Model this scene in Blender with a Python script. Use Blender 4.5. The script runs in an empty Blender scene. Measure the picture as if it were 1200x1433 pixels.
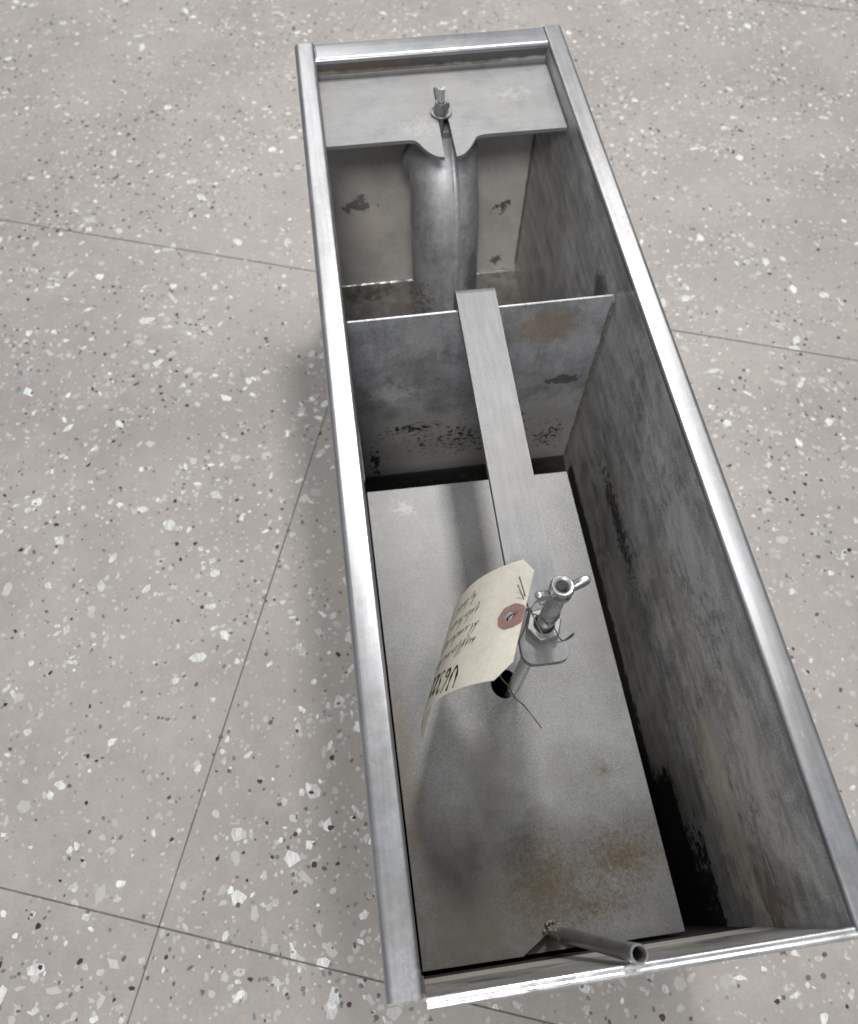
import bpy, bmesh, math, random
import numpy as np
from mathutils import Vector, Matrix
rnd = random.Random(7)
C = bpy.context.scene.collection
SC = bpy.context.scene
Z0 = 0.2745                       # height of the tank rim above the floor (metres); parts below are measured from the rim
TW, TL, TD = 0.204, 0.686, 0.272  # inside width, length, depth of the tank
pi = math.pi

# ------------------------------------------------------------------ mesh helpers
class MB:
    def __init__(s): s.v, s.f, s.m = [], [], []
    def add(s, vs, fs, mi=0):
        b = len(s.v); s.v += [tuple(p) for p in vs]; s.f += [tuple(b + i for i in f) for f in fs]; s.m += [mi] * len(fs)
        return s
    def box(s, x0, x1, y0, y1, z0, z1):
        v = [(x, y, z) for z in (z0, z1) for y in (y0, y1) for x in (x0, x1)]
        return s.add(v, [(0, 2, 3, 1), (4, 5, 7, 6), (0, 1, 5, 4), (2, 6, 7, 3), (0, 4, 6, 2), (1, 3, 7, 5)])
    def tube(s, path, rad, n=14, cap=True, jit=0.0):
        P = [Vector(p) for p in path]; R = rad if isinstance(rad, (list, tuple)) else [rad] * len(P)
        vs, fs = [], []; up = None
        for i, p in enumerate(P):
            d = (P[min(i + 1, len(P) - 1)] - P[max(i - 1, 0)]).normalized()
            if up is None:
                a = Vector((0, 0, 1)) if abs(d.z) < .9 else Vector((0, 1, 0)); up = (a - d * a.dot(d)).normalized()
            else:
                up = (up - d * up.dot(d)).normalized()
            w = d.cross(up)
            for k in range(n):
                a = 2 * pi * k / n; r = R[i] * (1 + rnd.uniform(-jit, jit))
                vs.append(p + (up * math.cos(a) + w * math.sin(a)) * r)
        for i in range(len(P) - 1):
            for k in range(n):
                fs.append((i * n + k, i * n + (k + 1) % n, (i + 1) * n + (k + 1) % n, (i + 1) * n + k))
        if cap:
            fs.append(tuple(range(n - 1, -1, -1))); fs.append(tuple((len(P) - 1) * n + k for k in range(n)))
        return s.add(vs, fs)
    def lathe(s, prof, n=32, M=None, closed=False):
        # prof: (r, z) list, turned round z, then moved by the matrix M
        M = M or Matrix(); vs, fs = [], []
        for r, z in prof:
            for k in range(n):
                a = 2 * pi * k / n; vs.append(M @ Vector((r * math.cos(a), r * math.sin(a), z)))
        m = len(prof)
        for i in range(m if closed else m - 1):
            j = (i + 1) % m
            for k in range(n):
                fs.append((i * n + k, i * n + (k + 1) % n, j * n + (k + 1) % n, j * n + k))
        if not closed:
            fs.append(tuple(range(n - 1, -1, -1))); fs.append(tuple((m - 1) * n + k for k in range(n)))
        return s.add(vs, fs)
    def extrude(s, prof, f0, f1, seg=1):
        # prof: closed list of 2-D points; f0/f1 map (u,w,t) along the sweep
        n = len(prof); vs, fs = [], []
        for i in range(seg + 1):
            t = i / seg
            for p in prof:
                a, b = Vector(f0(p)), Vector(f1(p)); vs.append(a.lerp(b, t))
        for i in range(seg):
            for k in range(n):
                fs.append((i * n + k, i * n + (k + 1) % n, (i + 1) * n + (k + 1) % n, (i + 1) * n + k))
        fs.append(tuple(range(n - 1, -1, -1))); fs.append(tuple(seg * n + k for k in range(n)))
        return s.add(vs, fs)
    def plate(s, outer, holes, z0, z1):
        bm = bmesh.new(); ed = []
        for lp in [outer] + holes:
            vv = [bm.verts.new((x, y, z0)) for x, y in lp]
            ed += [bm.edges.new((vv[i], vv[(i + 1) % len(vv)])) for i in range(len(vv))]
        bmesh.ops.triangle_fill(bm, edges=ed, use_beauty=True)
        g = bmesh.ops.extrude_face_region(bm, geom=bm.faces[:])
        for e in g['geom']:
            if isinstance(e, bmesh.types.BMVert): e.co.z = z1
        bmesh.ops.recalc_face_normals(bm, faces=bm.faces)
        bm.verts.index_update()
        s.add([v.co[:] for v in bm.verts], [[v.index for v in f.verts] for f in bm.faces]); bm.free()
        return s
    def build(s, name, mats, parent=None, smooth=40, bevel=0, fix=True):
        me = bpy.data.meshes.new(name)
        off = Vector((0, 0, Z0)) - (parent_loc(parent) if parent else Vector())
        me.from_pydata([(p[0] + off.x, p[1] + off.y, p[2] + off.z) for p in s.v], [], s.f)
        if not isinstance(mats, (list, tuple)): mats = [mats]
        for m in mats: me.materials.append(m)
        if len(mats) > 1: me.polygons.foreach_set('material_index', s.m)
        if fix:
            bm = bmesh.new(); bm.from_mesh(me); bmesh.ops.recalc_face_normals(bm, faces=bm.faces); bm.to_mesh(me); bm.free()
        if smooth:
            me.polygons.foreach_set('use_smooth', [True] * len(me.polygons)); me.set_sharp_from_angle(angle=math.radians(smooth))
        me.update()
        o = bpy.data.objects.new(name, me); C.objects.link(o)
        if parent: o.parent = parent
        if bevel:
            b = o.modifiers.new('bevel', 'BEVEL'); b.width = bevel; b.segments = 2; b.limit_method = 'ANGLE'; b.angle_limit = math.radians(50)
        return o

def parent_loc(o):
    l = Vector()
    while o: l += o.location; o = o.parent
    return l
def thing(name, label, cat, loc):
    o = bpy.data.objects.new(name, None); C.objects.link(o); o.empty_display_size = .02
    o.location = (loc[0], loc[1], loc[2] + Z0); o['label'] = label; o['category'] = cat
    return o
def tag(o, label, cat): o['label'] = label; o['category'] = cat; return o
def arc(cx, cy, r, a0, a1, n=6):
    return [(cx + r * math.cos(math.radians(a0 + (a1 - a0) * i / n)), cy + r * math.sin(math.radians(a0 + (a1 - a0) * i / n))) for i in range(n + 1)]
def circ(cx, cy, r, n=36, ry=None): return [(cx + r * math.cos(2 * pi * k / n), cy + (ry or r) * math.sin(2 * pi * k / n)) for k in range(n)]

# ------------------------------------------------------------------ material helpers
class G:
    def __init__(s, name):
        s.mat = bpy.data.materials.new(name); s.mat.use_nodes = True
        s.t = s.mat.node_tree; s.t.nodes.clear()
        s.out = s.t.nodes.new('ShaderNodeOutputMaterial'); s.b = s.t.nodes.new('ShaderNodeBsdfPrincipled')
        s.t.links.new(s.b.outputs[0], s.out.inputs[0])
        s.pos = s.t.nodes.new('ShaderNodeNewGeometry').outputs['Position']
    def put(s, sock, v):
        if isinstance(v, bpy.types.NodeSocket): s.t.links.new(v, sock)
        else: sock.default_value = v
    def math(s, op, a, b=0.0, c=0.0, clamp=False):
        n = s.t.nodes.new('ShaderNodeMath'); n.operation = op; n.use_clamp = clamp
        s.put(n.inputs[0], a); s.put(n.inputs[1], b); s.put(n.inputs[2], c); return n.outputs[0]
    def scaled(s, sc, off=(0, 0, 0), rot=(0, 0, 0)):
        n = s.t.nodes.new('ShaderNodeMapping'); s.put(n.inputs['Vector'], s.pos)
        n.inputs['Location'].default_value = off; n.inputs['Scale'].default_value = sc; n.inputs['Rotation'].default_value = rot; return n.outputs[0]
    def noise(s, scale, detail=4, rough=.55, dist=0, vec=None, off=None):
        n = s.t.nodes.new('ShaderNodeTexNoise')
        if vec is None: vec = s.scaled((1, 1, 1), off or (rnd.uniform(-5, 5), rnd.uniform(-5, 5), rnd.uniform(-5, 5)))
        s.put(n.inputs['Vector'], vec); n.inputs['Scale'].default_value = scale; n.inputs['Detail'].default_value = detail
        n.inputs['Roughness'].default_value = rough; n.inputs['Distortion'].default_value = dist; return n.outputs[0]
    def step(s, x, a, b, lo=0., hi=1.):
        n = s.t.nodes.new('ShaderNodeMapRange'); n.interpolation_type = 'SMOOTHSTEP'
        s.put(n.inputs[0], x); n.inputs[1].default_value = a; n.inputs[2].default_value = b; n.inputs[3].default_value = lo; n.inputs[4].default_value = hi
        return n.outputs[0]
    def mix(s, f, a, b):
        n = s.t.nodes.new('ShaderNodeMix'); n.data_type = 'RGBA'; s.put(n.inputs[0], f)
        s.put(n.inputs[6], a); s.put(n.inputs[7], b); return n.outputs[2]
    def fmix(s, f, a, b):
        n = s.t.nodes.new('ShaderNodeMix'); s.put(n.inputs[0], f); s.put(n.inputs[2], a); s.put(n.inputs[3], b); return n.outputs[0]
    def spot(s, c, r):
        # 1 at the centre of an ellipsoid patch, 0 at its rim, negative outside
        n = s.t.nodes.new('ShaderNodeVectorMath'); n.operation = 'SUBTRACT'; s.put(n.inputs[0], s.pos); n.inputs[1].default_value = (c[0], c[1], c[2] + Z0)
        d = s.t.nodes.new('ShaderNodeVectorMath'); d.operation = 'DIVIDE'; s.put(d.inputs[0], n.outputs[0]); d.inputs[1].default_value = r
        l = s.t.nodes.new('ShaderNodeVectorMath'); l.operation = 'LENGTH'; s.put(l.inputs[0], d.outputs[0])
        return s.math('SUBTRACT', 1.0, l.outputs['Value'])
    def bump(s, h, strength, dist):
        n = s.t.nodes.new('ShaderNodeBump'); n.inputs['Strength'].default_value = strength; n.inputs['Distance'].default_value = dist
        s.put(n.inputs['Height'], h); s.put(s.b.inputs['Normal'], n.outputs[0])

def g3(v, k=1.0): return (v[0] * k, v[1] * k, v[2] * k, 1)

def steel(name, base=(.5, .5, .5), metal=.85, rough=.38, mott=.22, mscale=28, grain=.10, brush=None, patches=(), bumpk=.12, rv=1.0, ba=.10):
    """aged sheet steel: cloudy oxide, fine grain, optional brushing; stains = dicts of deposits, some of shade put into the colour, each with its own shape"""
    g = G(name)
    n1 = g.noise(mscale, 6, .62, .4); n2 = g.noise(mscale * 5, 5, .65); n3 = g.noise(900, 2, .6)
    k = g.math('ADD', g.step(n1, .28, .72, 1 - mott, 1 + mott), g.step(n2, .3, .7, -mott * .45, mott * .45))
    k = g.math('ADD', k, g.step(n3, .3, .7, -grain, grain))
    hgt = g.math('ADD', g.math('MULTIPLY', n2, .6), g.math('MULTIPLY', n3, .4))
    if brush:
        nb = g.noise(1, 3, .7, 0, g.scaled(brush)); k = g.math('ADD', k, g.step(nb, .3, .7, -ba, ba))
        hgt = g.math('ADD', hgt, g.math('MULTIPLY', nb, .7))
    col = g.mix(1.0, g3(base), (0, 0, 0, 1)); 
    vm = g.t.nodes.new('ShaderNodeVectorMath'); vm.operation = 'SCALE'; vm.inputs[0].default_value = base; g.put(vm.inputs['Scale'], k); col = vm.outputs[0]
    tint = g.noise(mscale * .7, 3, .5); col = g.mix(g.step(tint, .45, .7, 0, .35), col, g3((base[0] * 1.0, base[1] * .95, base[2] * .86)))
    met = g.step(n1, .3, .75, metal, metal * (1 - .2 * rv)); ro = g.math('ADD', g.step(n2, .3, .7, rough - .05 * rv, rough + .07 * rv), g.step(n1, .3, .7, -.04 * rv, .06 * rv))
    for st in patches:
        nz = g.noise(st.get('ns', 120), st.get('nd', 5), st.get('nr', .65), st.get('di', .5), g.scaled(st['str'], st.get('off', (3, 1, 2))) if 'str' in st else None)
        sp = st['at'](g) if 'at' in st else g.spot(*st['spot'])
        e = g.math('ADD', g.math('MULTIPLY', g.math('MAXIMUM', sp, -1.0), st.get('gain', 1.0)), g.math('MULTIPLY', g.math('SUBTRACT', nz, .5), st.get('amp', 2.5)))
        w = st.get('soft', .25); lv = st.get('lv', .35)
        m = g.math('MULTIPLY', g.step(e, lv - w, lv + w), st.get('k', 1.0))
        if 'at' not in st: m = g.math('MULTIPLY', m, g.step(sp, -.35, .0))
        if 'fleck' in st:
            nf = g.noise(st['fleck'], 2, .5); m = g.math('MULTIPLY', m, g.step(nf, .50, .56))
        col = g.mix(m, col, g3(st['col'])); met = g.fmix(m, met, st.get('met', 0.0)); ro = g.fmix(m, ro, st.get('ro', .75))
    g.put(g.b.inputs['Base Color'], col); g.put(g.b.inputs['Metallic'], met); g.put(g.b.inputs['Roughness'], ro)
    g.bump(hgt, bumpk, .0006)
    return g.mat

BLACK = (.012, .011, .010); TAN = (.58, .52, .42); RUST = (.13, .085, .042); BROWN = (.10, .075, .05); PALE = (.52, .50, .47)
OCHRE = (.100, .066, .024)
def zramp(z0, z1, axis=2, lo=-1., hi=1.):
    def f(g):
        sx = g.t.nodes.new('ShaderNodeSeparateXYZ'); g.put(sx.inputs[0], g.pos)
        k = Z0 if axis == 2 else 0
        return g.step(sx.outputs[axis], z0 + k, z1 + k, lo, hi)
    return f
def both(a, b):
    return lambda g: g.math('MINIMUM', a(g), b(g))

M_rim = steel('rim_steel', (.42, .425, .44), .92, .31, .05, 40, .05, (400, 14, 400),
              [dict(at=lambda g: g.math('SUBTRACT', g.noise(18, 3), .52), gain=2, amp=2.4, ns=480, lv=.42, soft=.2, col=(.30, .255, .21), k=.45, ro=.5),
               dict(at=lambda g: g.math('SUBTRACT', g.noise(12, 3), .5), gain=1.5, amp=3.0, ns=500, lv=.80, soft=.08, col=(.10, .09, .085), k=.6, ro=.6),
               dict(at=lambda g: g.math('SUBTRACT', g.noise(20, 2), .5), gain=2.0, amp=3.4, ns=1, nd=2, str=(800, 60, 800), lv=1.05, soft=.06, col=(.85, .85, .86), k=.7, met=.9, ro=.35),
               dict(at=lambda g: g.math('SUBTRACT', g.noise(24, 2), .5), gain=2.0, amp=3.4, ns=1, nd=2, str=(90, 1100, 800), lv=1.25, soft=.06, col=(.80, .80, .82), k=.6, met=.9, ro=.4)], .06, .25)
M_rim_far = steel('rim_steel_cross', (.42, .425, .44), .92, .31, .05, 40, .05, (14, 400, 400), [], .06, .25)
M_hem = steel('hem_steel', (.68, .685, .69), .95, .20, .06, 40, .04, (14, 400, 400), [], .04)
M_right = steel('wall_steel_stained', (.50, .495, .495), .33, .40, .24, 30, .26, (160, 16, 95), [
    dict(at=zramp(-.03, -.26, lo=-.5, hi=.5), gain=1, amp=2.2, ns=1, nd=8, str=(150, 60, 70), lv=.45, soft=.3, col=(.58, .55, .50), k=.6, ro=.7),
    dict(spot=((.204, .22, -.05), (.1, .24, .06)), ns=1, nd=7, str=(240, 110, 210), amp=3.2, lv=.75, soft=.12, col=(.60, .595, .58), k=.6),
    dict(spot=((.204, .07, -.055), (.1, .11, .055)), ns=1, nd=7, str=(260, 120, 220), amp=3.2, lv=.75, soft=.12, col=(.58, .55, .50), k=.6),
    dict(spot=((.204, .075, -.115), (.1, .09, .032)), ns=1, nd=7, nr=.76, amp=3.4, lv=.35, soft=.16, col=TAN, k=.55, str=(1, 75, 190)),
    dict(spot=((.204, .012, -.088), (.1, .040, .020)), ns=1, str=(150, 60, 200), amp=2.6, lv=.40, soft=.3, col=RUST, k=.7),
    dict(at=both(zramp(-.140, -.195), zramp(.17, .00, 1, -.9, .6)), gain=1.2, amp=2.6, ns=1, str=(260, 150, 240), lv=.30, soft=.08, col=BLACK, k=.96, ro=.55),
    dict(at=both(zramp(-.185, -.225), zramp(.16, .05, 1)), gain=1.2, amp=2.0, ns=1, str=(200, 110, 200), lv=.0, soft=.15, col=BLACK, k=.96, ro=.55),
    dict(spot=((.204, .30, -.165), (.1, .09, .02)), ns=200, amp=2.4, lv=.5, soft=.12, col=BLACK, k=.85),
    dict(at=both(zramp(-.225, -.268), zramp(.42, .39, 1)), gain=1.2, amp=2.0, ns=1, str=(150, 70, 150), lv=.1, soft=.2, col=BLACK, k=.95),  # darkness deep in the gap beside the lid, painted black on the wall
    dict(spot=((.204, .545, -.12), (.1, .012, .085)), ns=170, amp=2.6, lv=.45, soft=.15, col=PALE, k=.8, str=(1, 1.4, .5)),
    dict(spot=((.204, .45, -.06), (.1, .02, .03)), ns=120, amp=1.2, lv=.3, soft=.25, col=(.03, .03, .03), k=.8)], .14, 1, .26)
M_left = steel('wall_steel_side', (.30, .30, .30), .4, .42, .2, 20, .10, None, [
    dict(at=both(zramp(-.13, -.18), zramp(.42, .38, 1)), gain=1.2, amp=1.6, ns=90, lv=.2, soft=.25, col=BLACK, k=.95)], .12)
M_near = steel('wall_steel_end', (.36, .355, .345), .35, .42, .3, 22, .10, (30, 300, 260), [
    dict(at=zramp(-.05, -.11), gain=1, amp=1.8, ns=1, str=(45, 100, 230), lv=.35, soft=.16, col=(.56, .52, .46), k=.8, ro=.7),
    dict(spot=((.035, 0, -.05), (.07, .1, .028)), ns=1, str=(80, 100, 300), amp=3.0, lv=.75, soft=.12, col=(.06, .055, .05), k=.8),
    dict(spot=((.14, 0, -.06), (.08, .1, .03)), ns=1, str=(60, 100, 300), amp=3.0, lv=.9, soft=.15, col=(.09, .085, .08), k=.7),
    dict(at=zramp(-.118, -.136), gain=1.4, amp=.7, ns=60, lv=.1, soft=.25, col=BLACK, k=.97)], .12)  # blackens towards the lower part of the end wall
M_far = steel('wall_steel_far', (.66, .64, .61), .10, .52, .10, 22, .08, None, [
    dict(spot=((.10, .686, -.03), (.14, .1, .03)), ns=60, amp=1.6, lv=.35, soft=.3, col=(.15, .11, .08), k=.6),
    dict(at=zramp(-.020, -.004), gain=1.2, amp=1.2, ns=60, lv=.0, soft=.3, col=(.045, .042, .045), k=.9, ro=.4),  # dark band above the cover plate: stain and dim reflection painted together
    dict(spot=((.04, .686, -.012), (.06, .1, .012)), ns=90, amp=2.2, lv=.35, soft=.25, col=RUST, k=.5),
    dict(spot=((.028, .686, -.160), (.030, .1, .018)), ns=70, nd=3, amp=2.6, lv=.55, soft=.06, col=(.20, .19, .18), k=.85, met=.2),
    dict(spot=((.040, .686, -.186), (.032, .1, .034)), ns=70, nd=4, amp=1.6, lv=.35, soft=.06, col=(.76, .70, .63), k=.8, met=.1),
    dict(spot=((.036, .686, -.215), (.020, .1, .009)), ns=170, amp=2.4, lv=.4, soft=.08, col=(.70, .67, .60), k=.8),
    dict(spot=((.180, .686, -.175), (.016, .1, .026)), ns=95, nd=3, amp=3.0, lv=.62, soft=.05, col=(.11, .105, .10), k=.9, met=.2),
    dict(spot=((.180, .686, -.252), (.012, .1, .012)), ns=110, nd=3, amp=2.6, lv=.5, soft=.06, col=(.11, .105, .10), k=.85, met=.2),
    dict(at=zramp(-.245, -.270, lo=-.6, hi=.3), gain=1, amp=2.0, ns=1, str=(50, 50, 220), lv=.45, soft=.12, col=(.07, .06, .055), k=.8)], .10)
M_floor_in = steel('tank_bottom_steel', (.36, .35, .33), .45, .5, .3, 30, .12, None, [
    dict(at=zramp(.44, .41, 1), gain=2, amp=1.2, ns=70, lv=.0, soft=.3, col=BLACK, k=.97),  # darkness of the near chamber's depth, painted black on the bottom
    dict(at=lambda g: g.math('SUBTRACT', g.noise(25, 3), .5), gain=2, amp=2.2, ns=140, lv=.3, soft=.2, col=BROWN, k=.7)], .15)
M_div = steel('divider_steel', (.44, .45, .475), .45, .38, .24, 24, .24, (130, 200, 30), [
    dict(at=zramp(-.12, -.20), gain=1, amp=1.5, ns=45, lv=.10, soft=.35, col=(.47, .46, .45), k=.75, met=.3, ro=.5),
    dict(spot=((.155, .42, -.058), (.030, .1, .028)), ns=120, amp=1.5, lv=.25, soft=.28, col=(.24, .17, .10), k=.65),
    dict(spot=((.080, .42, -.105), (.05, .1, .04)), ns=200, amp=2.4, lv=.7, soft=.25, col=(.50, .52, .56), k=.5, met=.6),
    dict(spot=((.030, .42, -.125), (.04, .1, .02)), ns=320, amp=2.6, lv=.6, soft=.2, col=PALE, k=.6),
    dict(spot=((.180, .42, -.130), (.019, .1, .008)), ns=130, nd=4, amp=1.6, lv=.25, soft=.06, col=(.10, .10, .10), k=.85, met=.4),
    dict(spot=((.140, .42, -.130), (.022, .1, .010)), ns=60, nd=2, amp=.6, lv=.25, soft=.06, col=(.40, .38, .36), k=.8, met=.4),
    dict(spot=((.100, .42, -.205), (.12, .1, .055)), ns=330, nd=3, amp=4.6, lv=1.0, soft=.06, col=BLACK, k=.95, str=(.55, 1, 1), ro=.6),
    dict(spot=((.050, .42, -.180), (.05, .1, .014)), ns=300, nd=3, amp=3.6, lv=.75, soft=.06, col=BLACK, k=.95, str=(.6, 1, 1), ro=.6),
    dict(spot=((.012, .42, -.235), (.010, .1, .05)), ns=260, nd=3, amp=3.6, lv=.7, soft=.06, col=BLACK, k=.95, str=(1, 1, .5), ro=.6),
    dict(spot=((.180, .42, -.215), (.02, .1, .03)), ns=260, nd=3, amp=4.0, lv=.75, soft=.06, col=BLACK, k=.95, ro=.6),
    dict(at=zramp(-.250, -.266), gain=1.4, amp=.8, ns=60, lv=.1, soft=.3, col=BLACK, k=.9)], .12)  # shade along the divider's foot, painted black
M_lid = steel('lid_steel', (.20, .202, .203), .38, .45, .16, 16, .17, None, [
    dict(at=lambda g: g.math('SUBTRACT', g.noise(9, 3), .5), gain=2.5, amp=2.2, ns=45, lv=.35, soft=.5, col=(.17, .165, .155), k=.55, met=.5, ro=.42),
    dict(at=lambda g: g.math('SUBTRACT', g.noise(7, 3), .5), gain=1.5, amp=2.6, ns=700, nd=2, lv=.55, soft=.2, col=(.33, .33, .32), k=.5, met=.5, ro=.42),
    dict(spot=((.086, .040, -.15), (.030, .036, .1)), ns=340, nr=.8, amp=4.2, gain=1.0, lv=.50, soft=.75, col=OCHRE, k=.85),
    dict(spot=((.140, .050, -.15), (.034, .024, .1)), ns=340, nr=.8, amp=4.4, gain=1.0, lv=.55, soft=.75, col=OCHRE, k=.85),
    dict(spot=((.118, .024, -.15), (.03, .012, .1)), ns=340, nr=.8, amp=4.2, gain=1.0, lv=.6, soft=.75, col=OCHRE, k=.8),
    dict(spot=((.140, .105, -.15), (.010, .010, .1)), ns=340, nr=.8, amp=3.5, gain=.8, lv=.6, soft=.55, col=OCHRE, k=.7),
    dict(spot=((.006, .12, -.15), (.014, .10, .1)), ns=120, amp=2.0, lv=.5, soft=.35, col=(.25, .19, .12), k=.4),
    dict(spot=((.035, .02, -.15), (.085, .085, .1)), ns=70, nd=6, nr=.7, amp=1.6, lv=.40, soft=.6, col=(.095, .084, .062), k=.75, met=.3, ro=.5),
    dict(spot=((.060, .112, -.15), (.020, .045, .1)), ns=60, amp=1.2, lv=.35, soft=.35, col=(.10, .095, .08), k=.45, met=.3),  # darker soft patch on the near side of the hole
    dict(spot=((.030, .325, -.15), (.018, .016, .1)), ns=380, amp=3.2, lv=.7, soft=.15, col=(.66, .66, .64), k=.8),
    dict(at=lambda g: g.math('SUBTRACT', g.noise(14, 2), .5), gain=1.5, amp=3.2, ns=520, lv=.85, soft=.2, col=(.62, .61, .59), k=.45),
    dict(at=lambda g: g.math('SUBTRACT', g.noise(16, 2), .5), gain=1.5, amp=3.0, ns=300, lv=1.0, soft=.1, col=(.10, .09, .08), k=.6)], .10, .25)
M_bar = steel('bar_steel', (.205, .207, .211), .40, .50, .06, 14, .10, (260, 16, 260), [
    dict(at=lambda g: g.math('SUBTRACT', g.noise(22, 3), .5), gain=1.5, amp=3.0, ns=420, lv=.95, soft=.10, col=(.06, .058, .055), k=.55, ro=.6),
    dict(at=lambda g: g.math('SUBTRACT', g.noise(26, 3), .5), gain=1.5, amp=3.2, ns=1, nd=2, str=(700, 50, 700), lv=.85, soft=.10, col=(.50, .50, .505), k=.55, met=.6, ro=.4),
    dict(at=lambda g: g.math('SUBTRACT', g.noise(30, 2), .5), gain=1.0, amp=2.6, ns=650, lv=.75, soft=.2, col=(.34, .34, .34), k=.4, met=.4, ro=.5)], .14, .3)
M_tray = steel('tray_steel', (.285, .287, .29), .35, .46, .09, 24, .08, (24, 240, 240), [
    dict(at=lambda g: g.math('SUBTRACT', g.noise(15, 3), .5), gain=2.0, amp=2.4, ns=60, lv=.55, soft=.35, col=(.20, .195, .185), k=.5, met=.3),
    dict(at=lambda g: g.math('SUBTRACT', g.noise(22, 3), .5), gain=1.5, amp=3.0, ns=420, lv=.95, soft=.10, col=(.07, .065, .06), k=.6, ro=.6),
    dict(spot=((.165, .645, -.017), (.035, .018, .1)), ns=160, amp=2.6, lv=.7, soft=.2, col=(.44, .435, .425), k=.5, met=.3),
    dict(spot=((.085, .61, -.017), (.05, .03, .1)), ns=180, amp=2.6, lv=.75, soft=.2, col=(.44, .435, .425), k=.5, met=.3)], .08, 1, .035)
M_pipe = steel('pipe_steel', (.62, .625, .645), .55, .46, .20, 30, .14, (160, 160, 22), [
    dict(spot=((.135, .58, -.20), (.022, .04, .075)), ns=110, amp=1.6, lv=.35, soft=.25, col=(.07, .075, .09), k=.6, met=.5),
    dict(spot=((.080, .58, -.21), (.02, .04, .07)), ns=240, amp=3.0, lv=.65, soft=.15, col=(.06, .06, .06), k=.7),
    dict(spot=((.100, .575, -.235), (.05, .05, .022)), ns=260, amp=2.4, lv=.4, soft=.2, col=(.30, .25, .19), k=.7),
    dict(spot=((.104, .575, -.11), (.006, .05, .09)), ns=200, amp=1.4, lv=.45, soft=.3, col=(.60, .57, .53), k=.5, met=.5)], .10)
M_bolt = steel('screw_steel', (.58, .585, .60), .95, .26, .08, 60, .06, (300, 300, 1800), [], .05)
M_nut = steel('nut_steel', (.27, .27, .267), .70, .40, .12, 60, .10, None, [], .10)
M_vent = steel('vent_pipe_steel', (.30, .30, .30), .82, .36, .12, 40, .10, (400, 400, 40), [
    dict(spot=((.086, .0135, -.14), (.02, .02, .032)), ns=220, amp=2.6, lv=.5, soft=.2, col=(.42, .38, .30), k=.6)], .08)
M_weld = steel('weld_steel', (.24, .225, .20), .35, .58, .25, 120, .12, None, [], .3)
M_dark = steel('hidden_steel', (.10, .098, .09), .3, .7, .3, 60, .1, None, [], .2)
M_black = steel('pipe_mouth_dark', (.02, .02, .02), 0, .9, .2, 60, .1, None, [], .1)

def plain(name, col, rough, n=0.06, scale=200, bumpk=.1, metal=0.0, trans=0.0):
    g = G(name); nz = g.noise(scale, 4, .6); nl = g.noise(scale * .12, 3, .5)
    k = g.math('ADD', g.step(nz, .3, .7, 1 - n, 1 + n), g.step(nl, .3, .7, -n, n))
    vm = g.t.nodes.new('ShaderNodeVectorMath'); vm.operation = 'SCALE'; vm.inputs[0].default_value = col; g.put(vm.inputs['Scale'], k)
    g.put(g.b.inputs['Base Color'], vm.outputs[0]); g.b.inputs['Roughness'].default_value = rough; g.b.inputs['Metallic'].default_value = metal
    g.bump(nz, bumpk, .0003)
    return g.mat
M_paper = plain('manila_card', (.66, .63, .54), .75, .055, 260, .12)
M_patch = plain('red_card_ring', (.27, .155, .145), .8, .10, 500, .15)
M_ink = plain('black_marker_ink', (.018, .017, .018), .5, .1, 300, .05)
M_pen = plain('ball_pen_ink', (.045, .043, .05), .6, .2, 400, .05)
M_wire = plain('iron_wire', (.13, .13, .135), .4, .1, 300, .05, .8)

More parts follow.
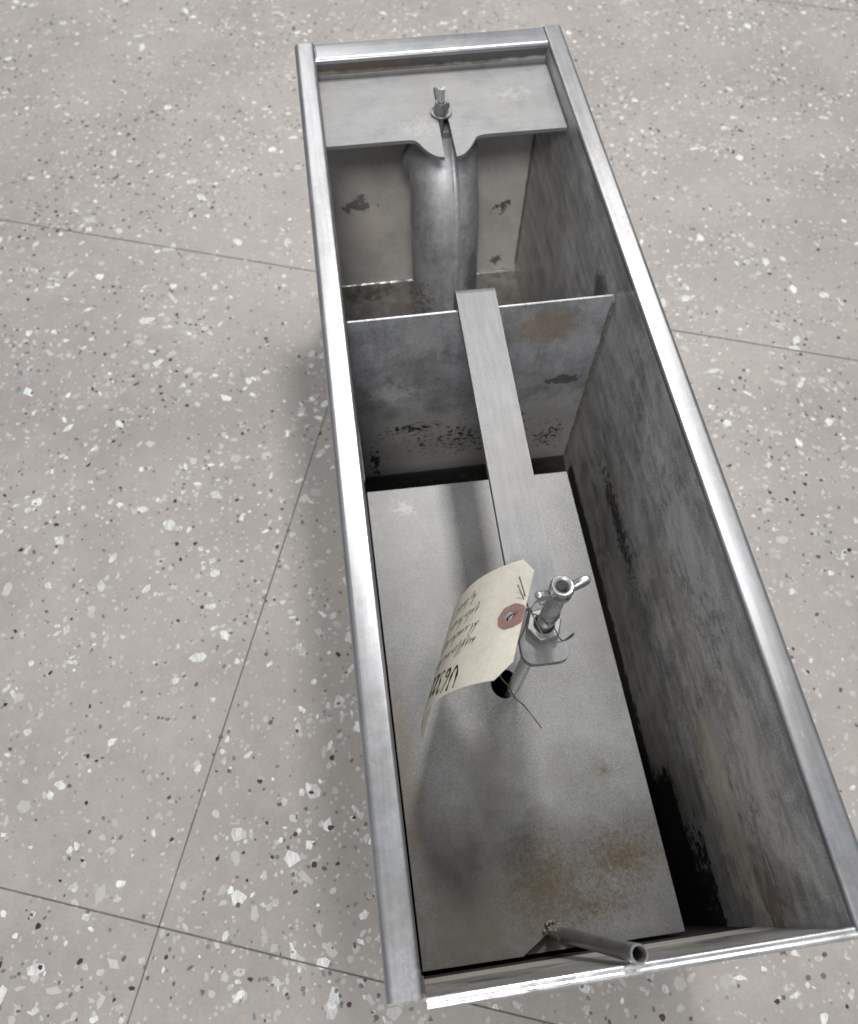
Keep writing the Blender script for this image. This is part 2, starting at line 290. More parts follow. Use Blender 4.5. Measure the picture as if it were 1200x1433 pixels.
# ------------------------------------------------------------------ floor: terrazzo tiles
def floor_mats():
    g = G('terrazzo_base')
    a = g.noise(9, 4, .55); b = g.noise(380, 4, .7); c = g.noise(60, 3, .6)
    dr = g.noise(3.1, 6, .62, .8); k = g.math('ADD', g.math('MULTIPLY', g.step(a, .3, .7, .94, 1.06), g.step(dr, .30, .62, .90, 1.03)), g.math('ADD', g.step(b, .3, .7, -.05, .05), g.step(c, .3, .7, -.035, .035)))
    vm = g.t.nodes.new('ShaderNodeVectorMath'); vm.operation = 'SCALE'; vm.inputs[0].default_value = (.338, .317, .298); g.put(vm.inputs['Scale'], k)
    # dust-fine chips too small to be laid as pieces
    v = g.t.nodes.new('ShaderNodeTexVoronoi'); g.put(v.inputs['Vector'], g.pos); v.inputs['Scale'].default_value = 210
    sep = g.t.nodes.new('ShaderNodeSeparateColor'); g.put(sep.inputs[0], v.outputs['Color'])
    m = g.math('MULTIPLY', g.step(v.outputs['Distance'], .34, .26), g.math('GREATER_THAN', sep.outputs[0], .80))
    col = g.mix(g.math('MULTIPLY', m, .45), vm.outputs[0], (.56, .55, .53, 1))
    m2 = g.math('MULTIPLY', g.step(v.outputs['Distance'], .30, .22), g.math('LESS_THAN', sep.outputs[0], .05))
    col = g.mix(g.math('MULTIPLY', m2, .6), col, (.16, .155, .15, 1))
    g.put(g.b.inputs['Base Color'], col); g.put(g.b.inputs['Roughness'], g.math('ADD', g.step(c, .3, .7, .40, .50), g.step(dr, .3, .7, .10, -.06))); g.bump(b, .05, .0004)
    base = g.mat
    def chip(name, col, streak, var):
        g = G(name)
        nz = g.noise(1, 3, .6, 1.0, g.scaled((420, 130, 1), rot=(0, 0, .5))); iso = g.t.nodes.new('ShaderNodeNewGeometry').outputs['Random Per Island']
        k = g.math('ADD', g.step(nz, .38, .62, 1 - streak, 1 + streak * .4), g.math('MULTIPLY', g.math('SUBTRACT', iso, .5), var))
        vm = g.t.nodes.new('ShaderNodeVectorMath'); vm.operation = 'SCALE'; vm.inputs[0].default_value = col; g.put(vm.inputs['Scale'], k)
        g.put(g.b.inputs['Base Color'], vm.outputs[0]); g.b.inputs['Roughness'].default_value = .4
        return g.mat
    return [base, chip('chip_white_marble', (.62, .63, .625), .22, .35), chip('chip_pale_stone', (.455, .445, .425), .06, .22),
            chip('chip_dark_stone', (.15, .15, .15), .15, .9), chip('chip_maroon_stone', (.060, .022, .022), .2, .6),
            chip('chip_slate_blue', (.16, .20, .25), .3, .4), plain('tile_joint', (.13, .125, .12), .8, .15, 300)]
FM = floor_mats()
def build_floor():
    b = MB(); zf = -Z0
    b.add([(-8, -8, zf), (8, -8, zf), (8, 9, zf), (-8, 9, zf)], [(0, 1, 2, 3)], 0)
    r = random.Random(3); X0, X1, Y0, Y1 = -1.0, 1.35, -.55, 1.9; A = (X1 - X0) * (Y1 - Y0)
    fld = [(r.uniform(X0, X1), r.uniform(Y0, Y1), r.uniform(.05, .2)) for _ in range(60)]
    lay = 0
    def chips(per, smin, smax, pw, mi, elong, zoff):
        for _ in range(int(per * A * 1.45)):
            x, y = r.uniform(X0, X1), r.uniform(Y0, Y1)
            if r.random() > .62 + .5 * math.sin(x * 23 + 3 * math.sin(y * 17)) * math.sin(y * 29 + 2 * math.sin(x * 13)): continue
            s = smin + (smax - smin) * r.random() ** pw; n = r.choice((4, 5, 5, 6, 6, 7)); a0 = r.uniform(0, 2 * pi)
            el = 1 + abs(r.gauss(0, elong)); ca, sa = math.cos(a0), math.sin(a0); pts = []; aa = r.uniform(0, 6)
            for k in range(n):
                an = aa + 2 * pi * (k + r.uniform(-.32, .32)) / n; rr = s * .5 * r.uniform(.68, 1.12)
                px, py = rr * math.cos(an) * el ** .5, rr * math.sin(an) / el ** .5
                pts.append((x + px * ca - py * sa, y + px * sa + py * ca, zf + zoff + r.uniform(0, .00003)))
            b.add(pts, [tuple(range(n))], mi)
    chips(5200, .0018, .0072, 1.5, 2, .6, .00010)
    chips(420, .0060, .0130, 1.6, 2, .6, .00014)
    chips(1750, .0024, .0078, 1.4, 1, .7, .00018)
    chips(330, .0066, .0145, 1.7, 1, .7, .00022)
    chips(2900, .0018, .0046, 1.2, 3, .3, .00026)
    chips(420, .0028, .0054, 1.0, 4, .3, .00030)
    chips(45, .0035, .0080, 1.5, 5, .9, .00034)
    J = Vector((-.196, .0535)); e2 = Vector((.336, .942)).normalized(); e1 = Vector((e2.y, -e2.x)); T = .680; w = .00055
    def strip(p, d, L):
        n = Vector((-d.y, d.x)) * w; q = p - d * L; p2 = p + d * L; z = zf + .0004
        b.add([(q.x - n.x, q.y - n.y, z), (p2.x - n.x, p2.y - n.y, z), (p2.x + n.x, p2.y + n.y, z), (q.x + n.x, q.y + n.y, z)], [(0, 1, 2, 3)], 6)
    for i in range(-8, 10):
        strip(J + e2 * T * i, e1, 8); (strip(J + e1 * T * i, e2, 8) if i else strip(J + e2 * (T - 4), e2, 4))
    o = b.build('floor', FM, None, 0, fix=False); o['kind'] = 'structure'
    return o
build_floor()

# ------------------------------------------------------------------ the tank
tank = thing('grease_interceptor', 'long open stainless steel tank with a turned-over rim standing on the speckled floor', 'steel tank', (TW / 2, TL / 2, -TD - .0015))
t = .0015
MB().box(-t, 0, -t, TL + t, -TD, -.0042).build('wall', M_left, tank)
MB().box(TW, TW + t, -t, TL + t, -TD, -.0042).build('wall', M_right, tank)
MB().box(.0002, TW - .0002, TL, TL + t, -TD, -.0042).build('wall', M_far, tank)
MB().box(.0002, TW - .0002, -t, 0, -TD, -.0032).build('wall', M_near, tank)
MB().box(-t, TW + t, -t, TL + t, -TD - .0015, -TD - .0001).build('bottom', M_floor_in, tank)
def flange_prof(w, lip=.012, r0=.0021, r1=.0034, th=.0014):
    o = [(0, -.004)] + arc(r0, -r0, r0, 180, 90, 7) + arc(w - r1, -r1, r1, 90, 0, 8) + [(w, -lip)]
    i = [(w - th, -lip)] + arc(w - r1, -r1, r1 - th, 0, 90, 6) + arc(r0, -r0, r0 - th, 90, 180, 5) + [(th, -.004)]
    return o + i
pf = flange_prof(.0168, r1=.0040)
wob = lambda y: 0
MB().extrude(pf, lambda p: (-p[0], 0.0, p[1]), lambda p: (-p[0], .7107, p[1]), 8).build('rim_flange', M_rim, tank, 50)
MB().extrude(pf, lambda p: (TW + p[0], -.001, p[1]), lambda p: (TW + p[0], .7109, p[1]), 8).build('rim_flange', M_rim, tank, 50)
pf2 = flange_prof(.0245, r0=.0032)
MB().extrude(pf2, lambda p: (.0004, TL + p[0], p[1] - .0002), lambda p: (TW - .0004, TL + p[0], p[1] - .0002), 4).build('rim_flange', M_rim_far, tank, 50)
# near end: narrow rolled hem with two beads
hp = [(.0, -.0032)] + arc(-.0009, -.0013, .0013, 0, 130, 7) + arc(-.0034, -.0013, .0015, 60, 200, 8) + [(-.0049, -.0065), (-.0018, -.0065), (-.0016, -.0032)]
MB().extrude(hp, lambda p: (.0016, p[0], p[1]), lambda p: (TW - .0006, p[0] + .0008, p[1]), 6).build('rim_hem', M_hem, tank, 60)
# divider between the two chambers
dv = MB(); y0, y1 = .4206, .4226
prof = [(.0006, -.2716), (TW - .0004, -.2716), (TW - .0004, -.0335)] + arc(TW - .0036, -.0335, .0032, 0, 90, 5) + [(.0012, -.0312), (.0006, -.0325)]
dv.extrude(prof, lambda p: (p[0], y0, p[1]), lambda p: (p[0], y1, p[1]))
div = dv.build('divider', M_div, tank, 40, .0004)
def bead(p0, p1, r, n=46, j=.16, stretch=1):
    P = [Vector(p0).lerp(Vector(p1), i / n) for i in range(n + 1)]
    return MB().tube([p + Vector((rnd.uniform(-j, j) * r, rnd.uniform(-j, j) * r, rnd.uniform(-j, j) * r)) for p in P], [r * rnd.uniform(.8, 1.15) for _ in P], 8)
bead((TW - .0008, .4198, -.036), (TW - .0008, .4198, -.262), .0019).build('weld_seam', M_weld, div, 60)
bead((.0010, TL - .0012, -TD + .0012), (TW - .001, TL - .0012, -TD + .0012), .0022, 60, .08).build('weld_seam', M_hem, tank, 60)
bead((TW - .0006, TL - .0006, -.008), (TW - .0006, TL - .0006, -.26), .0012).build('weld_seam', M_weld, tank, 60)
bead((.0006, TL + .003, .0000), (.0006, TL + .0235, .0000), .0009, 20).build('weld_seam', M_rim, tank, 60)
bead((.0006, .0005, -.008), (.0006, .0005, -.14), .0010).build('weld_seam', M_weld, tank, 60)
# inlet elbow, far chamber
pth = [(.1040, TL - .0005, -.064), (.1040, .668, -.064)]
for i in range(1, 11):
    a = i / 10 * pi / 2; pth.append((.1040 + .0004 * i / 10, .658 - .046 * math.sin(a), -.110 + .046 * math.cos(a)))
for i in range(1, 7): pth.append((.1044 + .0040 * i / 6, .612 - .002 * i / 6, -.110 - .130 * i / 6))
inlet = MB().tube(pth, [.0312] * 7 + [.0312 + .0013 * i / 5 for i in range(5)] + [.0327 + .0008 * i / 6 for i in range(6)] , 44).build('inlet_pipe', M_pipe, tank, 50)
sp = [(p[0] - .0035, p[1], p[2]) for p in pth]
fr = []
for i in range(3, len(pth)):
    a_ = Vector(pth[max(i - 1, 0)]); b_ = Vector(pth[min(i + 1, len(pth) - 1)]); d_ = (b_ - a_).normalized(); n_ = Vector((.22, 0, 0)) + Vector((0, d_.z, -d_.y)); n_.normalize(); rr_ = .0310 if i < 7 else (.0312 + .0013 * (i - 7) / 5 if i < 12 else .0327 + .0008 * (i - 12) / 6)
    fr.append(Vector(pth[i]) + n_ * (rr_ - .0030))
MB().tube(fr, [.0042 * rnd.uniform(.97, 1.03) for _ in fr], 24).build('seam', M_pipe, inlet, 60)
ring = []
for i in range(7):
    ring.append((.1038, .653 - .001 * i, -.064))
MB().tube([(.1024, .6362, -.0655), (.1024, .6352, -.0655), (.1024, .6310, -.0662), (.1024, .6300, -.0664)], [.0340, .0352, .0352, .0336], 44).build('collar', M_tray, inlet, 50)
MB().tube([(.1005, .626, -.034), (.1005, .627, .006)], .0030, 16).build('stud', M_bolt, inlet, 50)

# ------------------------------------------------------------------ cover plate over the inlet, its wing nut
ox = .1008
def chaikin(pts, it=2):
    for _ in range(it):
        q = [pts[0]]
        for a, c in zip(pts[:-1], pts[1:]):
            q += [(a[0] * .75 + c[0] * .25, a[1] * .75 + c[1] * .25), (a[0] * .25 + c[0] * .75, a[1] * .25 + c[1] * .75)]
        pts = q + [pts[-1]]
    return pts
tray = [(.0008, .6852), (TW - .0008, .6852), (TW - .0008, .5952)]
tray += chaikin([(.1400, .5955), (.1310, .5953), (.1262, .5938), (.1232, .5895), (.1192, .5817), (.1129, .5743), (.1095, .5720), (.1056, .5713)])
tray += [(.1056, .6200)] + arc(.1012, .6240, .0043, -10, 190, 10) + [(.0969, .6200), (.0957, .5716)]
tray += chaikin([(.0950, .5716), (.0920, .5722), (.0884, .5738), (.0836, .5786), (.0794, .5856), (.0765, .5920), (.0735, .5950), (.0681, .5957), (.060, .5958)])
tray += [(.0008, .5958)]

cov = thing('cover_plate', 'pale grey flat plate with a slotted tongue, set over the pipe at the far end', 'cover plate', (.1018, .64, -.0195))
MB().plate(tray, [], -.0198, -.0165).build('plate', M_tray, cov, 30, .0006)
MB().box(.0012, TW - .0012, .6829, .6845, -.0164, -.0128).build('rear_lip', M_tray, cov, 40, .0004)

wn = thing('wing_nut', 'small wing nut on its washer clamping the slotted plate at the far end', 'wing nut', (.1005, .6265, -.0165))
Mn = Matrix.Translation((.1005, .6265, -.0164))
MB().lathe([(.0034, 0), (.0090, 0), (.0092, .0004), (.0092, .0014), (.0088, .0018), (.0034, .0018)], 30, Mn, True).build('washer', M_nut, wn, 40)
nb = MB().lathe([(.0031, .0020), (.0062, .0020), (.0064, .0030), (.0052, .0095), (.0046, .0105), (.0031, .0105)], 24, Mn, True)
nut_body = nb.build('hub', M_nut, wn, 40)
def wing_shape(sgn, L, H, th, M, curl=.0):
    o = [(.0030, .0022), (.0062, .0030), (L * .80, H * .48), (L, H * .72), (L * 1.02, H * .86), (L * .94, H), (L * .80, H * .99), (L * .55, H * .70), (.0040, .0098)]
    vs = []
    n = len(o)
    for s in (-1, 1):
        for x, z in o:
            w = th * (1.0 if x < L * .6 else .8)
            vs.append(M @ Vector((sgn * x, s * w / 2 + curl * x, z)))
    fs = [tuple(range(n - 1, -1, -1)), tuple(range(n, 2 * n))] + [(k, (k + 1) % n, n + (k + 1) % n, n + k) for k in range(n)]
    return MB().add(vs, fs)
Mw = Mn @ Matrix.Rotation(math.radians(112), 4, 'Z')
wing_shape(1, .0120, .0175, .0028, Mw).build('wing', M_nut, wn, 40, .0007)
wing_shape(-1, .0120, .0165, .0028, Mw).build('wing', M_nut, wn, 40, .0007)

# ------------------------------------------------------------------ lower lid with its vent pipe
LZ = -.150
lid = thing('inner_lid', 'dull grey plate with a round hole and rust stains, lying inside the near chamber', 'tank lid', (.085, .17, -TD))
outl = [(.0012, .0026), (.0648, .0022), (.0848, .0140), (.0870, .0140), (.1020, .0022), (.1690, .0020), (.1686, .3420), (.0012, .3438)]
lp = MB().plate(outl, [circ(.0842, .1730, .0096, 40, .0106)], LZ - .0022, LZ).build('plate', M_lid, lid, 40, .0004)
MB().box(.1560, .1575, .02, .33, -TD + .0004, LZ - .0024).build('skirt', M_dark, lid)
MB().box(.0040, .0055, .02, .33, -TD + .0004, LZ - .0024).build('skirt', M_dark, lid)
MB().plate([(.0610, .0026), (.0840, .0170), (.0890, .0170), (.1080, .0026)], [], LZ - .0095, LZ - .0080).build('gusset', M_lid, lid, 40)
vb, vt = Vector((.0856, .0136, LZ - .012)), Vector((.0978, .0046, .0125))
d = (vt - vb); Lv = d.length; Mv = Matrix.Translation(vb) @ d.to_track_quat('Z', 'Y').to_matrix().to_4x4()
vent = MB().lathe([(.0032, 0), (.0042, 0), (.0042, Lv - .0003), (.0039, Lv), (.0034, Lv), (.0032, Lv - .0004)], 28, Mv, True).build('vent_pipe', M_vent, lid, 40)
MB().lathe([(.0001, Lv - .022), (.0033, Lv - .022), (.0033, Lv - .0225), (.0001, Lv - .0225)], 20, Mv, True).build('bore_shade', M_black, vent, 40)  # black disc that paints in the shade inside the pipe
wb = MB()
for i in range(26):
    a = rnd.uniform(0, 2 * pi); r = rnd.uniform(.002, .0065); c = Vector((.0858 + r * math.cos(a), .0150 + r * math.sin(a) * .7, LZ + rnd.uniform(-.0004, .003)))
    wb.lathe([(.0003, -.0012), (.0013, -.0006), (.0015, .0002), (.0009, .0011), (.0002, .0014)], 7, Matrix.Translation(c) @ Matrix.Rotation(rnd.uniform(0, 3), 4, 'X') @ Matrix.Diagonal((rnd.uniform(.6, 1.3), rnd.uniform(.6, 1.3), rnd.uniform(.5, 1), 1)))
for i in range(60):
    tt = rnd.random() ** 1.7 * .034 + .010; a = rnd.uniform(0, 2 * pi); c = Mv @ Vector((.0041 * math.cos(a), .0041 * math.sin(a), tt)); k = rnd.uniform(.25, .75)
    wb.lathe([(.0003, -.0012), (.0013, -.0006), (.0015, .0002), (.0009, .0011), (.0002, .0014)], 7, Matrix.Translation(c) @ Matrix.Rotation(rnd.uniform(0, 3), 4, 'Y') @ Matrix.Diagonal((k * rnd.uniform(.7, 1.5), k * rnd.uniform(.7, 1.5), k, 1)))
wb.build('weld_bead', M_weld, vent, 70)

# ------------------------------------------------------------------ hold-down bar and its screw
bar = thing('clamp_bar', 'matte grey flat steel bar lying lengthwise from the divider to the tagged screw', 'flat bar', (.095, .295, -.0303))
zt, th = -.0245, .0058
zb = zt - th
P0, P1 = Vector((.0929, .1500)), Vector((.0982, .4385)); ax = (P1 - P0).normalized(); sd = Vector((ax.y, -ax.x)); BL = (P1 - P0).length; hw = .0142
# side outline of the hooked bar (along, height), swept across the width; the near end is rounded in plan
flat = MB()
def bp(a, b): q = P0 + ax * a + sd * b; return (q.x, q.y)
rc = .0075
out = [bp(*q) for q in [(rc - rc * math.sin(math.radians(k)), -hw + rc - rc * math.cos(math.radians(k))) for k in range(0, 91, 15)]]
out += [bp(*q) for q in [(rc - rc * math.cos(math.radians(k)), hw - rc + rc * math.sin(math.radians(k))) for k in range(0, 91, 15)]]
out += [bp(BL - .0060, hw + .0007), bp(BL - .0060, -hw - .0007)]
hc = P0 + ax * .0222
flat.plate(out, [], zb, zt)
flat.build('bar', M_bar, bar, 40, .0005)
hk = MB()
o = arc(0, -.0060, .0060, 90, 0, 8); i_ = arc(0, -.0060, .0060 - th, 0, 90, 6)
pr = [(BL - .0060 + a, zt + b) for a, b in o] + [(BL, zt - .020), (BL - th, zt - .020)] + [(BL - .0060 + a, zt + b) for a, b in i_]
hk.extrude(pr, lambda p: (*bp(p[0], -hw - .0007), p[1]), lambda p: (*bp(p[0], hw + .0007), p[1]))
hk.build('hook', M_bar, bar, 40)
scr_b, scr_t = Vector((.0874, .1655, LZ - .010)), Vector((.0968, .1735, .0345))
sd3 = scr_t - scr_b; SL = sd3.length; Ms = Matrix.Translation(scr_b) @ sd3.to_track_quat('Z', 'Y').to_matrix().to_4x4()
at = lambda z: scr_b + sd3 * ((z - scr_b.z) / sd3.z)
nc = at(zt)
nut = MB(); R6 = .0108
pts = [(R6 * math.cos(math.radians(60 * k + 8)), R6 * math.sin(math.radians(60 * k + 8))) for k in range(6)]
nut.plate([(nc.x + x, nc.y + y) for x, y in pts], [circ(nc.x, nc.y, .0057, 28)], zt + .0003, zt + .0072)
nut.build('hex_nut', M_nut, bar, 40, .0008)
screw = thing('clamp_screw', 'upright shiny steel screw with a ring head and two wings, standing on the lower plate', 'clamp screw', (scr_b.x, scr_b.y, LZ))
prof = [(.0001, 0), (.0030, .0002), (.0036, .0010), (.0036, .0200), (.0042, .0212), (.0045, .0216), (.0045, .100)]
zz = .100
while zz < .134:
    prof += [(.0045, zz), (.0047, zz + .0005), (.0045, zz + .0010)]; zz += .0012
prof += [(.0049, .136), (.0049, .163), (.0048, .1633), (.0049, .1638), (.0049, SL - .010)]
MB().lathe(prof, 36, Ms).build('shank', M_bolt, screw, 35)
hp0 = SL - .0118
head = MB().lathe([(.0034, hp0 + .003), (.0050, hp0), (.0060, hp0 + .0005), (.0066, hp0 + .0025), (.0067, hp0 + .0085), (.0063, hp0 + .0105), (.0055, hp0 + .0115), (.0044, hp0 + .0114), (.0037, hp0 + .0106), (.0034, hp0 + .0095)], 40, Ms, True).build('ring_head', M_bolt, screw, 50)
MB().lathe([(.0001, hp0 + .0042), (.0035, hp0 + .0042), (.0035, hp0 + .0036), (.0001, hp0 + .0036)], 24, Ms, True).build('bore_shade', M_dark, head, 40)  # dark disc standing in for the shade down the ring's hole
def ear(sgn, L, z0, z1, wid, yaw):
    Mx = Ms @ Matrix.Translation((0, 0, hp0)) @ Matrix.Rotation(yaw, 4, 'Z')
    o = [(.0052, z0), (L * .86, z0 + .0022), (L * .97, z0 + .0042), (L, z1 - .0015), (L * .95, z1), (L * .80, z1 + .0003), (.0062, z1 - .0030), (.0052, z1 - .0035)]
    n = len(o); vs = []
    for s in (-1, 1):
        for x, z in o: vs.append(Mx @ Vector((sgn * x, s * wid * (.5 if x < L * .7 else .44), z)))
    return MB().add(vs, [tuple(range(n - 1, -1, -1)), tuple(range(n, 2 * n))] + [(k, (k + 1) % n, n + (k + 1) % n, n + k) for k in range(n)])
YAW = math.radians(0)
qx = Ms.to_3x3() @ Vector((1, 0, 0)); yaw0 = math.atan2(qx.y, qx.x)
ear(1, .0165, .0015, .0115, .0046, math.radians(12) - yaw0).build('wing', M_bolt, screw, 40, .0012)
ear(-1, .0150, .0010, .0095, .0046, math.radians(12) - yaw0).build('wing', M_bolt, screw, 40, .0012)

# ------------------------------------------------------------------ paper tag
TX, TY, TZ, TAZ, TTI, TA, TB, TC, TWD, TCL = .079, .17034, .00562, -1.98578, .15067, .72826, 1.10497, -.09744, .0790, .0100
TLEN = .135
es = np.array([math.cos(TAZ) * math.cos(TTI), math.sin(TAZ) * math.cos(TTI), math.sin(TTI)])
hh = np.array([math.sin(TAZ), -math.cos(TAZ), 0.]); vv = np.cross(es, hh); vv /= np.linalg.norm(vv)
if vv[2] > 0: vv = -vv
NS = 541
ss = np.linspace(0, TLEN, NS); ph = TA + TB * ss / TLEN + TC * (ss / TLEN) ** 2
dx = np.concatenate([[0], np.cumsum(np.cos((ph[1:] + ph[:-1]) / 2))]) * (ss[1] - ss[0])
dz = np.concatenate([[0], np.cumsum(np.sin((ph[1:] + ph[:-1]) / 2))]) * (ss[1] - ss[0])
ctr = np.array([TX, TY, TZ]) + dx[:, None] * hh + dz[:, None] * vv
nrm_s = np.sin(ph)[:, None] * hh - np.cos(ph)[:, None] * vv       # away from the curl's underside, towards the camera
def tag_at(s, u, off=0.0):
    i = min(max(s / TLEN, 0), 1) * (NS - 1); k = min(int(i), NS - 2); f = i - k
    p = ctr[k] * (1 - f) + ctr[k + 1] * f; n = nrm_s[k] * (1 - f) + nrm_s[k + 1] * f
    return tuple(p + es * u + n * off)
HS, HR = .0105, .0034
tg = thing('paper_tag', 'curled cream card tag with handwriting, wired to the screw', 'tag', (TX, TY, TZ))
def build_tag():
    b = MB(); idx = {}; H = TWD / 2; ns, nt = 135, 80
    def vid(i, j, side):
        k = (i, j, side)
        if k not in idx:
            s = TLEN * i / ns; u = -H + TWD * j / nt
            lim = H - max(0.0, (TCL - s)); u2 = max(-lim, min(lim, u))
            b.v.append(tag_at(s, u2, .00010 if side else -.00015)); idx[k] = len(b.v) - 1
        return idx[k]
    keep = {}
    for i in range(ns):
        for j in range(nt):
            s = TLEN * (i + .5) / ns; u = -H + TWD * (j + .5) / nt
            if abs(u) > H - max(0, TCL - s) + .0006: continue
            if math.hypot(s - HS, u) < HR + .0006: continue
            keep[(i, j)] = 1
    for (i, j) in keep:
        for side in (0, 1):
            q = (vid(i, j, side), vid(i + 1, j, side), vid(i + 1, j + 1, side), vid(i, j + 1, side))
            q = tuple(dict.fromkeys(q))
            if len(q) > 2: b.f.append(q if side else q[::-1]); b.m.append(0)
        for (di, dj, e0, e1) in ((-1, 0, (0, 0), (0, 1)), (1, 0, (1, 0), (1, 1)), (0, -1, (0, 0), (1, 0)), (0, 1, (0, 1), (1, 1))):
            if (i + di, j + dj) not in keep:
                a0, a1 = (i + e0[0], j + e0[1]), (i + e1[0], j + e1[1])
                b.f.append((vid(*a0, 0), vid(*a1, 0), vid(*a1, 1), vid(*a0, 1))); b.m.append(0)
    return b.build('card', M_paper, tg, 50)
card = build_tag()
def patch():
    b = MB(); n = 48
    outer = [(a_ * .92, b_ * .84) for a_, b_ in [(.0, -.0062), (.0, .0062), (.0060, .0092), (.0130, .0098), (.0185, .0060), (.0205, -.0010), (.0165, -.0080), (.0090, -.0100), (.0045, -.0088)]]
    def edge(a):
        dx_, dy_ = math.cos(a), math.sin(a); best = .02
        for k in range(len(outer)):
            (x0, y0), (x1, y1) = outer[k], outer[(k + 1) % len(outer)]; x0 -= HS; x1 -= HS
            den = dx_ * (y1 - y0) - dy_ * (x1 - x0)
            if abs(den) < 1e-12: continue
            tt = (x0 * (y1 - y0) - y0 * (x1 - x0)) / den; uu = (x0 * dy_ - y0 * dx_) / den
            if tt > 0 and -1e-6 <= uu <= 1 + 1e-6: best = min(best, tt)
        return best
    for off, flip in ((.00030, 0), (.00012, 1)):
        vs, fs = [], []
        for k in range(n):
            a = 2 * pi * k / n; e = edge(a); r0 = HR * .92
            for q in (0, .33, .66, 1):
                r = r0 + (e - r0) * q; vs.append(tag_at(max(0, HS + r * math.cos(a)), r * math.sin(a), off))
        for k in range(n):
            for q in range(3):
                f = (k * 4 + q, k * 4 + q + 1, ((k + 1) % n) * 4 + q + 1, ((k + 1) % n) * 4 + q); fs.append(f[::-1] if flip else f)
        b.add(vs, fs)
    return b.build('eyelet_patch', M_patch, tg, 0, fix=False)
patch()
def ribbon(b, pts, w, off=.00028):
    # pts in tag space (s along the card, u towards its lower edge)
    P = [np.array(p, float) for p in pts]; dense = []
    for a, c in zip(P[:-1], P[1:]):
        m = max(1, int(np.linalg.norm(c - a) / .0009)); dense += [a + (c - a) * k / m for k in range(m)]
    dense.append(P[-1]); L, R = [], []
    for i, p in enumerate(dense):
        dd = dense[min(i + 1, len(dense) - 1)] - dense[max(i - 1, 0)]; dd = dd / (np.linalg.norm(dd) + 1e-9)
        nn = np.array([-dd[1], dd[0]]); ww = w * (.75 + .35 * math.sin(i * .6 + p[0] * 900)) / 2
        L.append(tag_at(*(p + nn * ww), off)); R.append(tag_at(*(p - nn * ww), off))
    n = len(dense); b.add(L + R, [(i, i + 1, n + i + 1, n + i) for i in range(n - 1)])
def smooth_pts(pts, it=2):
    for _ in range(it):
        q = [pts[0]]
        for a, c in zip(pts[:-1], pts[1:]):
            q += [(a[0] * .75 + c[0] * .25, a[1] * .75 + c[1] * .25), (a[0] * .25 + c[0] * .75, a[1] * .25 + c[1] * .75)]
        pts = q + [pts[-1]]
    return pts
GL = {'U': [[(0, 1), (.02, .35), (.22, 0), (.48, .25), (.55, 1)]],
      '6': [[(.45, 1.05), (.15, .6), (.03, .25), (.22, 0), (.45, .18), (.35, .42), (.08, .3)]],
      '3': [[(.05, .9), (.3, 1.02), (.48, .8), (.2, .55), (.5, .3), (.3, 0), (.0, .08)]],
      '2': [[(.05, .75), (.25, 1.0), (.48, .8), (.3, .4), (.0, .02), (.25, .06), (.55, 0)]]}
def write_id():
    b = MB(); x = .0440; h0 = .0150; base = .0222
    for k, ch in enumerate('U6322'):
        h = h0 * (1 - .035 * k)
        for st in GL[ch]:
            pts = [(x + p[0] * h * .95 + p[1] * h * .10, base - k * .0010 + p[1] * h) for p in st]
            ribbon(b, smooth_pts(pts), .0023)
        x += h * .66
    return b.build('handwriting', M_ink, tg, 0, fix=False)
write_id()
def write_lines():
    b = MB(); r = random.Random(11)
    def word(x, base, n, h, slant=.55):
        pts = []; 
        for k in range(n):
            tall = r.random() < .28; low = r.random() < .12; hh_ = h * (1.0 if tall else r.uniform(.38, .55)); wd = h * r.uniform(.30, .46)
            lo = -.35 * h if low else r.uniform(-.03, .05) * h
            pts += [(x, base + r.uniform(0, .1) * h), (x + wd * .45 + hh_ * slant, base + hh_), (x + wd * .35 + hh_ * slant * .4, base + hh_ * .55), (x + wd * .55 + lo * slant, base + lo)]
            if r.random() < .35: pts += [(x + wd * .9, base + h * .25), (x + wd * .6, base + h * .4)]
            x += wd
        pts.append((x + h * .2, base + h * .15)); ribbon(b, smooth_pts(pts), .00052)
        return x + h * .35
    for (x, base, words, h) in [(.0345, .0065, (7, 3, 4), .0098), (.0360, -.0045, (2, 7, 5), .0095), (.0400, -.0165, (4, 5), .0100), (.0480, -.0285, (2, 5), .0092)]:
        for n in words: x = word(x, base, n, h)
    word(.0990, .0000, 6, .0085); word(.1020, .0120, 4, .0080)
    return b.build('handwriting', M_pen, tg, 0, fix=False)
write_lines()

# ------------------------------------------------------------------ binding wire
def catm(pts, n=8):
    P = [Vector(p) for p in pts]; P = [P[0]] + P + [P[-1]]; o = []
    for i in range(1, len(P) - 2):
        a, b_, c, d_ = P[i - 1:i + 3]
        for k in range(n):
            u = k / n; o.append(.5 * ((2 * b_) + (-a + c) * u + (2 * a - 5 * b_ + 4 * c - d_) * u * u + (-a + 3 * b_ - 3 * c + d_) * u ** 3))
    return o + [P[-2]]
hole = Vector(tag_at(HS, 0, 0)); rodp = at(.0)
def around(z, a, r=.0056): c = at(z); return (c.x + r * math.cos(math.radians(a)), c.y + r * math.sin(math.radians(a)), z)
wm = MB(); wr = .00038
tw = Vector((.0832, .1742, .0012))
hin = hole + Vector((-.0006, -.0012, -.0035)); hout = Vector(tag_at(HS - .004, -.0005, .0012))
wm.tube(catm([hin, tuple(hole), tuple(hout), tuple(tw), (.0880, .1775, .0035), around(.004, 150), around(.004, 90), around(.002, 20), around(-.002, -40), around(-.006, -100), around(-.002, -160), tuple(tw + Vector((.0016, -.002, -.0015))), tuple(tw)]), wr, 8)
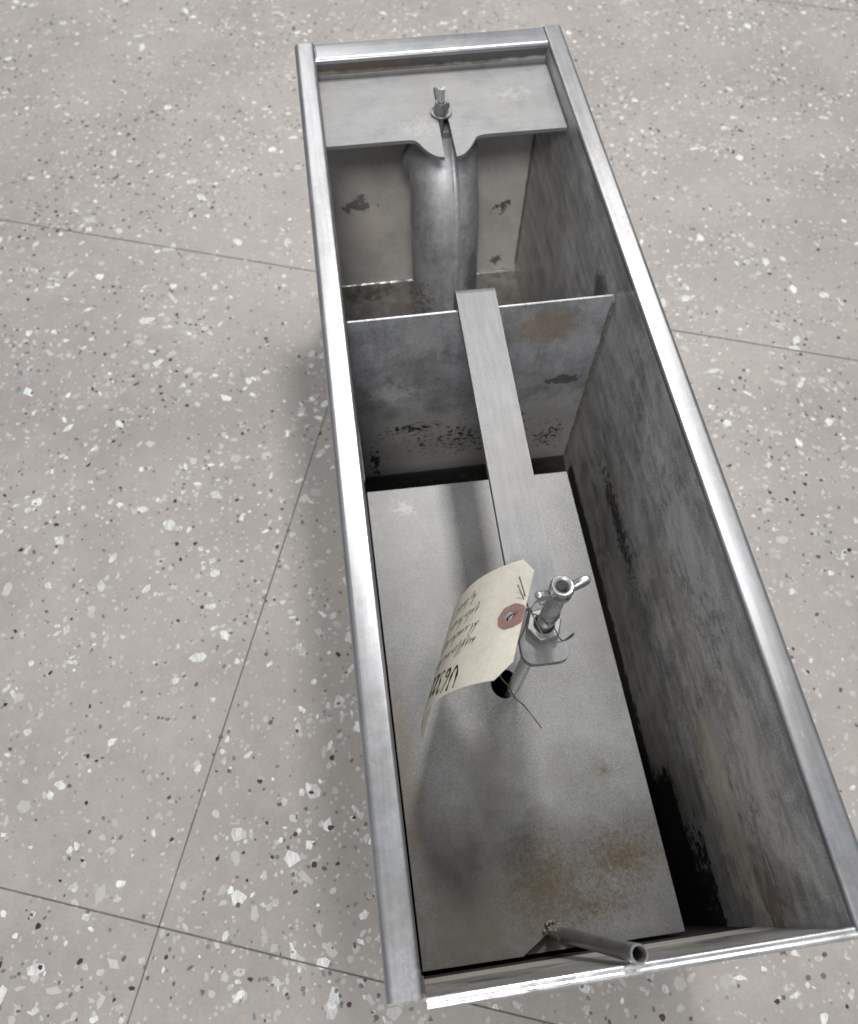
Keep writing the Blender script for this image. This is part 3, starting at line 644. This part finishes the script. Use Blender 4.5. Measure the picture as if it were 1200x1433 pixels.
wm.tube(catm([tuple(Vector(tag_at(HS + .001, .0022, .0006))), tuple(hout + Vector((0, 0, .0006))), tuple(tw + Vector((0, .0003, .0006))), (.0850, .1715, -.001), (.0885, .1625, -.0045), (.0945, .1565, -.0070), (.1010, .1562, -.0060), (.1050, .1574, -.0030), (.1056, .1584, -.0022), (.1040, .1578, -.0035), (.0995, .1570, -.0075), around(-.010, -60, .0060), around(-.006, -10), around(-.002, 30)]), wr, 8)
wm.tube(catm([tuple(tw + Vector((.0006, -.001, 0))), tuple(tw), (.0822, .1835, .0030), (.0806, .1925, .0062)]), wr * .9, 8)
wm.tube(catm([tuple(tw + Vector((.0010, -.0014, -.001))), tuple(tw + Vector((0, .0002, .0003))), (.0808, .1820, .0030), (.0790, .1880, .0056)]), wr * .9, 8)
# the long loose end that hangs down past the hole
wm.tube(catm([tuple(tw), (.0800, .1660, -.010), (.0700, .1540, -.0230), (.0655, .1490, -.0330), (.0733, .1484, -.060), (.0762, .1418, -.063), (.0848, .1396, -.083), (.0930, .1258, -.086)]), wr, 8)
tag(wm.build('binding_wire', M_wire, None, 60), 'thin dark wire twisted round the screw and through the tag eyelet with loose ends', 'wire')

# ------------------------------------------------------------------ camera
Rr = np.array([[0.99088836, -0.13447691, 0.00749804], [-0.11509165, -0.87433683, -0.47147536], [0.06995837, 0.46631648, -0.88184736]])
cam = bpy.data.cameras.new('camera'); co = bpy.data.objects.new('camera', cam); C.objects.link(co); SC.camera = co
cx, cy_, cz = .00100081, .0311126, .41546899
mw = Matrix.Identity(4)
for i in range(3):
    mw[i][0] = Rr[0][i]; mw[i][1] = -Rr[1][i]; mw[i][2] = -Rr[2][i]
mw[0][3], mw[1][3], mw[2][3] = cx, cy_, cz + Z0
co.matrix_world = mw
cam.sensor_fit = 'VERTICAL'; cam.sensor_height = 24; cam.sensor_width = 24 * 1200 / 1433; cam.lens = 24 * 1099.117 / 1433
cam.shift_x = (600 - 591.530) / 1433; cam.shift_y = -(716.5 - 700.468) / 1433
cam.clip_start = .01; cam.clip_end = 60
cam.dof.use_dof = True; cam.dof.focus_distance = .50; cam.dof.aperture_fstop = 5.6

# ------------------------------------------------------------------ light: ceiling panels of the room
w = bpy.data.worlds.new('World'); SC.world = w; w.use_nodes = True
wn_ = w.node_tree; bg = wn_.nodes['Background']                     # a plain room: pale ceiling above, dimmer bluish walls at eye level
tc = wn_.nodes.new('ShaderNodeTexCoord'); sx = wn_.nodes.new('ShaderNodeSeparateXYZ'); wn_.links.new(tc.outputs['Generated'], sx.inputs[0])
mr = wn_.nodes.new('ShaderNodeMapRange'); mr.interpolation_type = 'SMOOTHSTEP'; wn_.links.new(sx.outputs[2], mr.inputs[0]); mr.inputs[1].default_value = .12; mr.inputs[2].default_value = .55
mx = wn_.nodes.new('ShaderNodeMix'); mx.data_type = 'RGBA'; wn_.links.new(mr.outputs[0], mx.inputs[0]); mx.inputs[6].default_value = (.17, .20, .26, 1); mx.inputs[7].default_value = (.47, .48, .50, 1)
wn_.links.new(mx.outputs[2], bg.inputs[0]); bg.inputs[1].default_value = .80
def panel(name, loc, sx, sy, power, col=(1, .98, .95)):
    l = bpy.data.lights.new(name, 'AREA'); l.shape = 'RECTANGLE'; l.size = sx; l.size_y = sy; l.energy = power; l.color = col
    o = bpy.data.objects.new(name, l); C.objects.link(o); o.location = loc
    return o
panel('ceiling_light', (.41, 1.62, 2.4), .28, .38, 41)
panel('ceiling_light', (.95, .95, 2.4), .4, .6, 5)
panel('ceiling_light', (-.30, 1.75, 2.4), .5, .8, 6)
panel('ceiling_light', (-.10, 3.6, 2.4), .6, 1.2, 10)
panel('ceiling_light', (1.5, 2.5, 2.4), .6, 1.2, 11)
panel('ceiling_light', (-.22, -1.2, 2.3), .5, .6, 40)

SC.render.engine = 'CYCLES'
SC.view_settings.view_transform = 'Standard'; SC.view_settings.look = 'None'; SC.view_settings.exposure = 0; SC.view_settings.gamma = 1
SC.view_settings.use_curve_mapping = False
SC.cycles.use_denoising = True
SC.cycles.max_bounces = 8
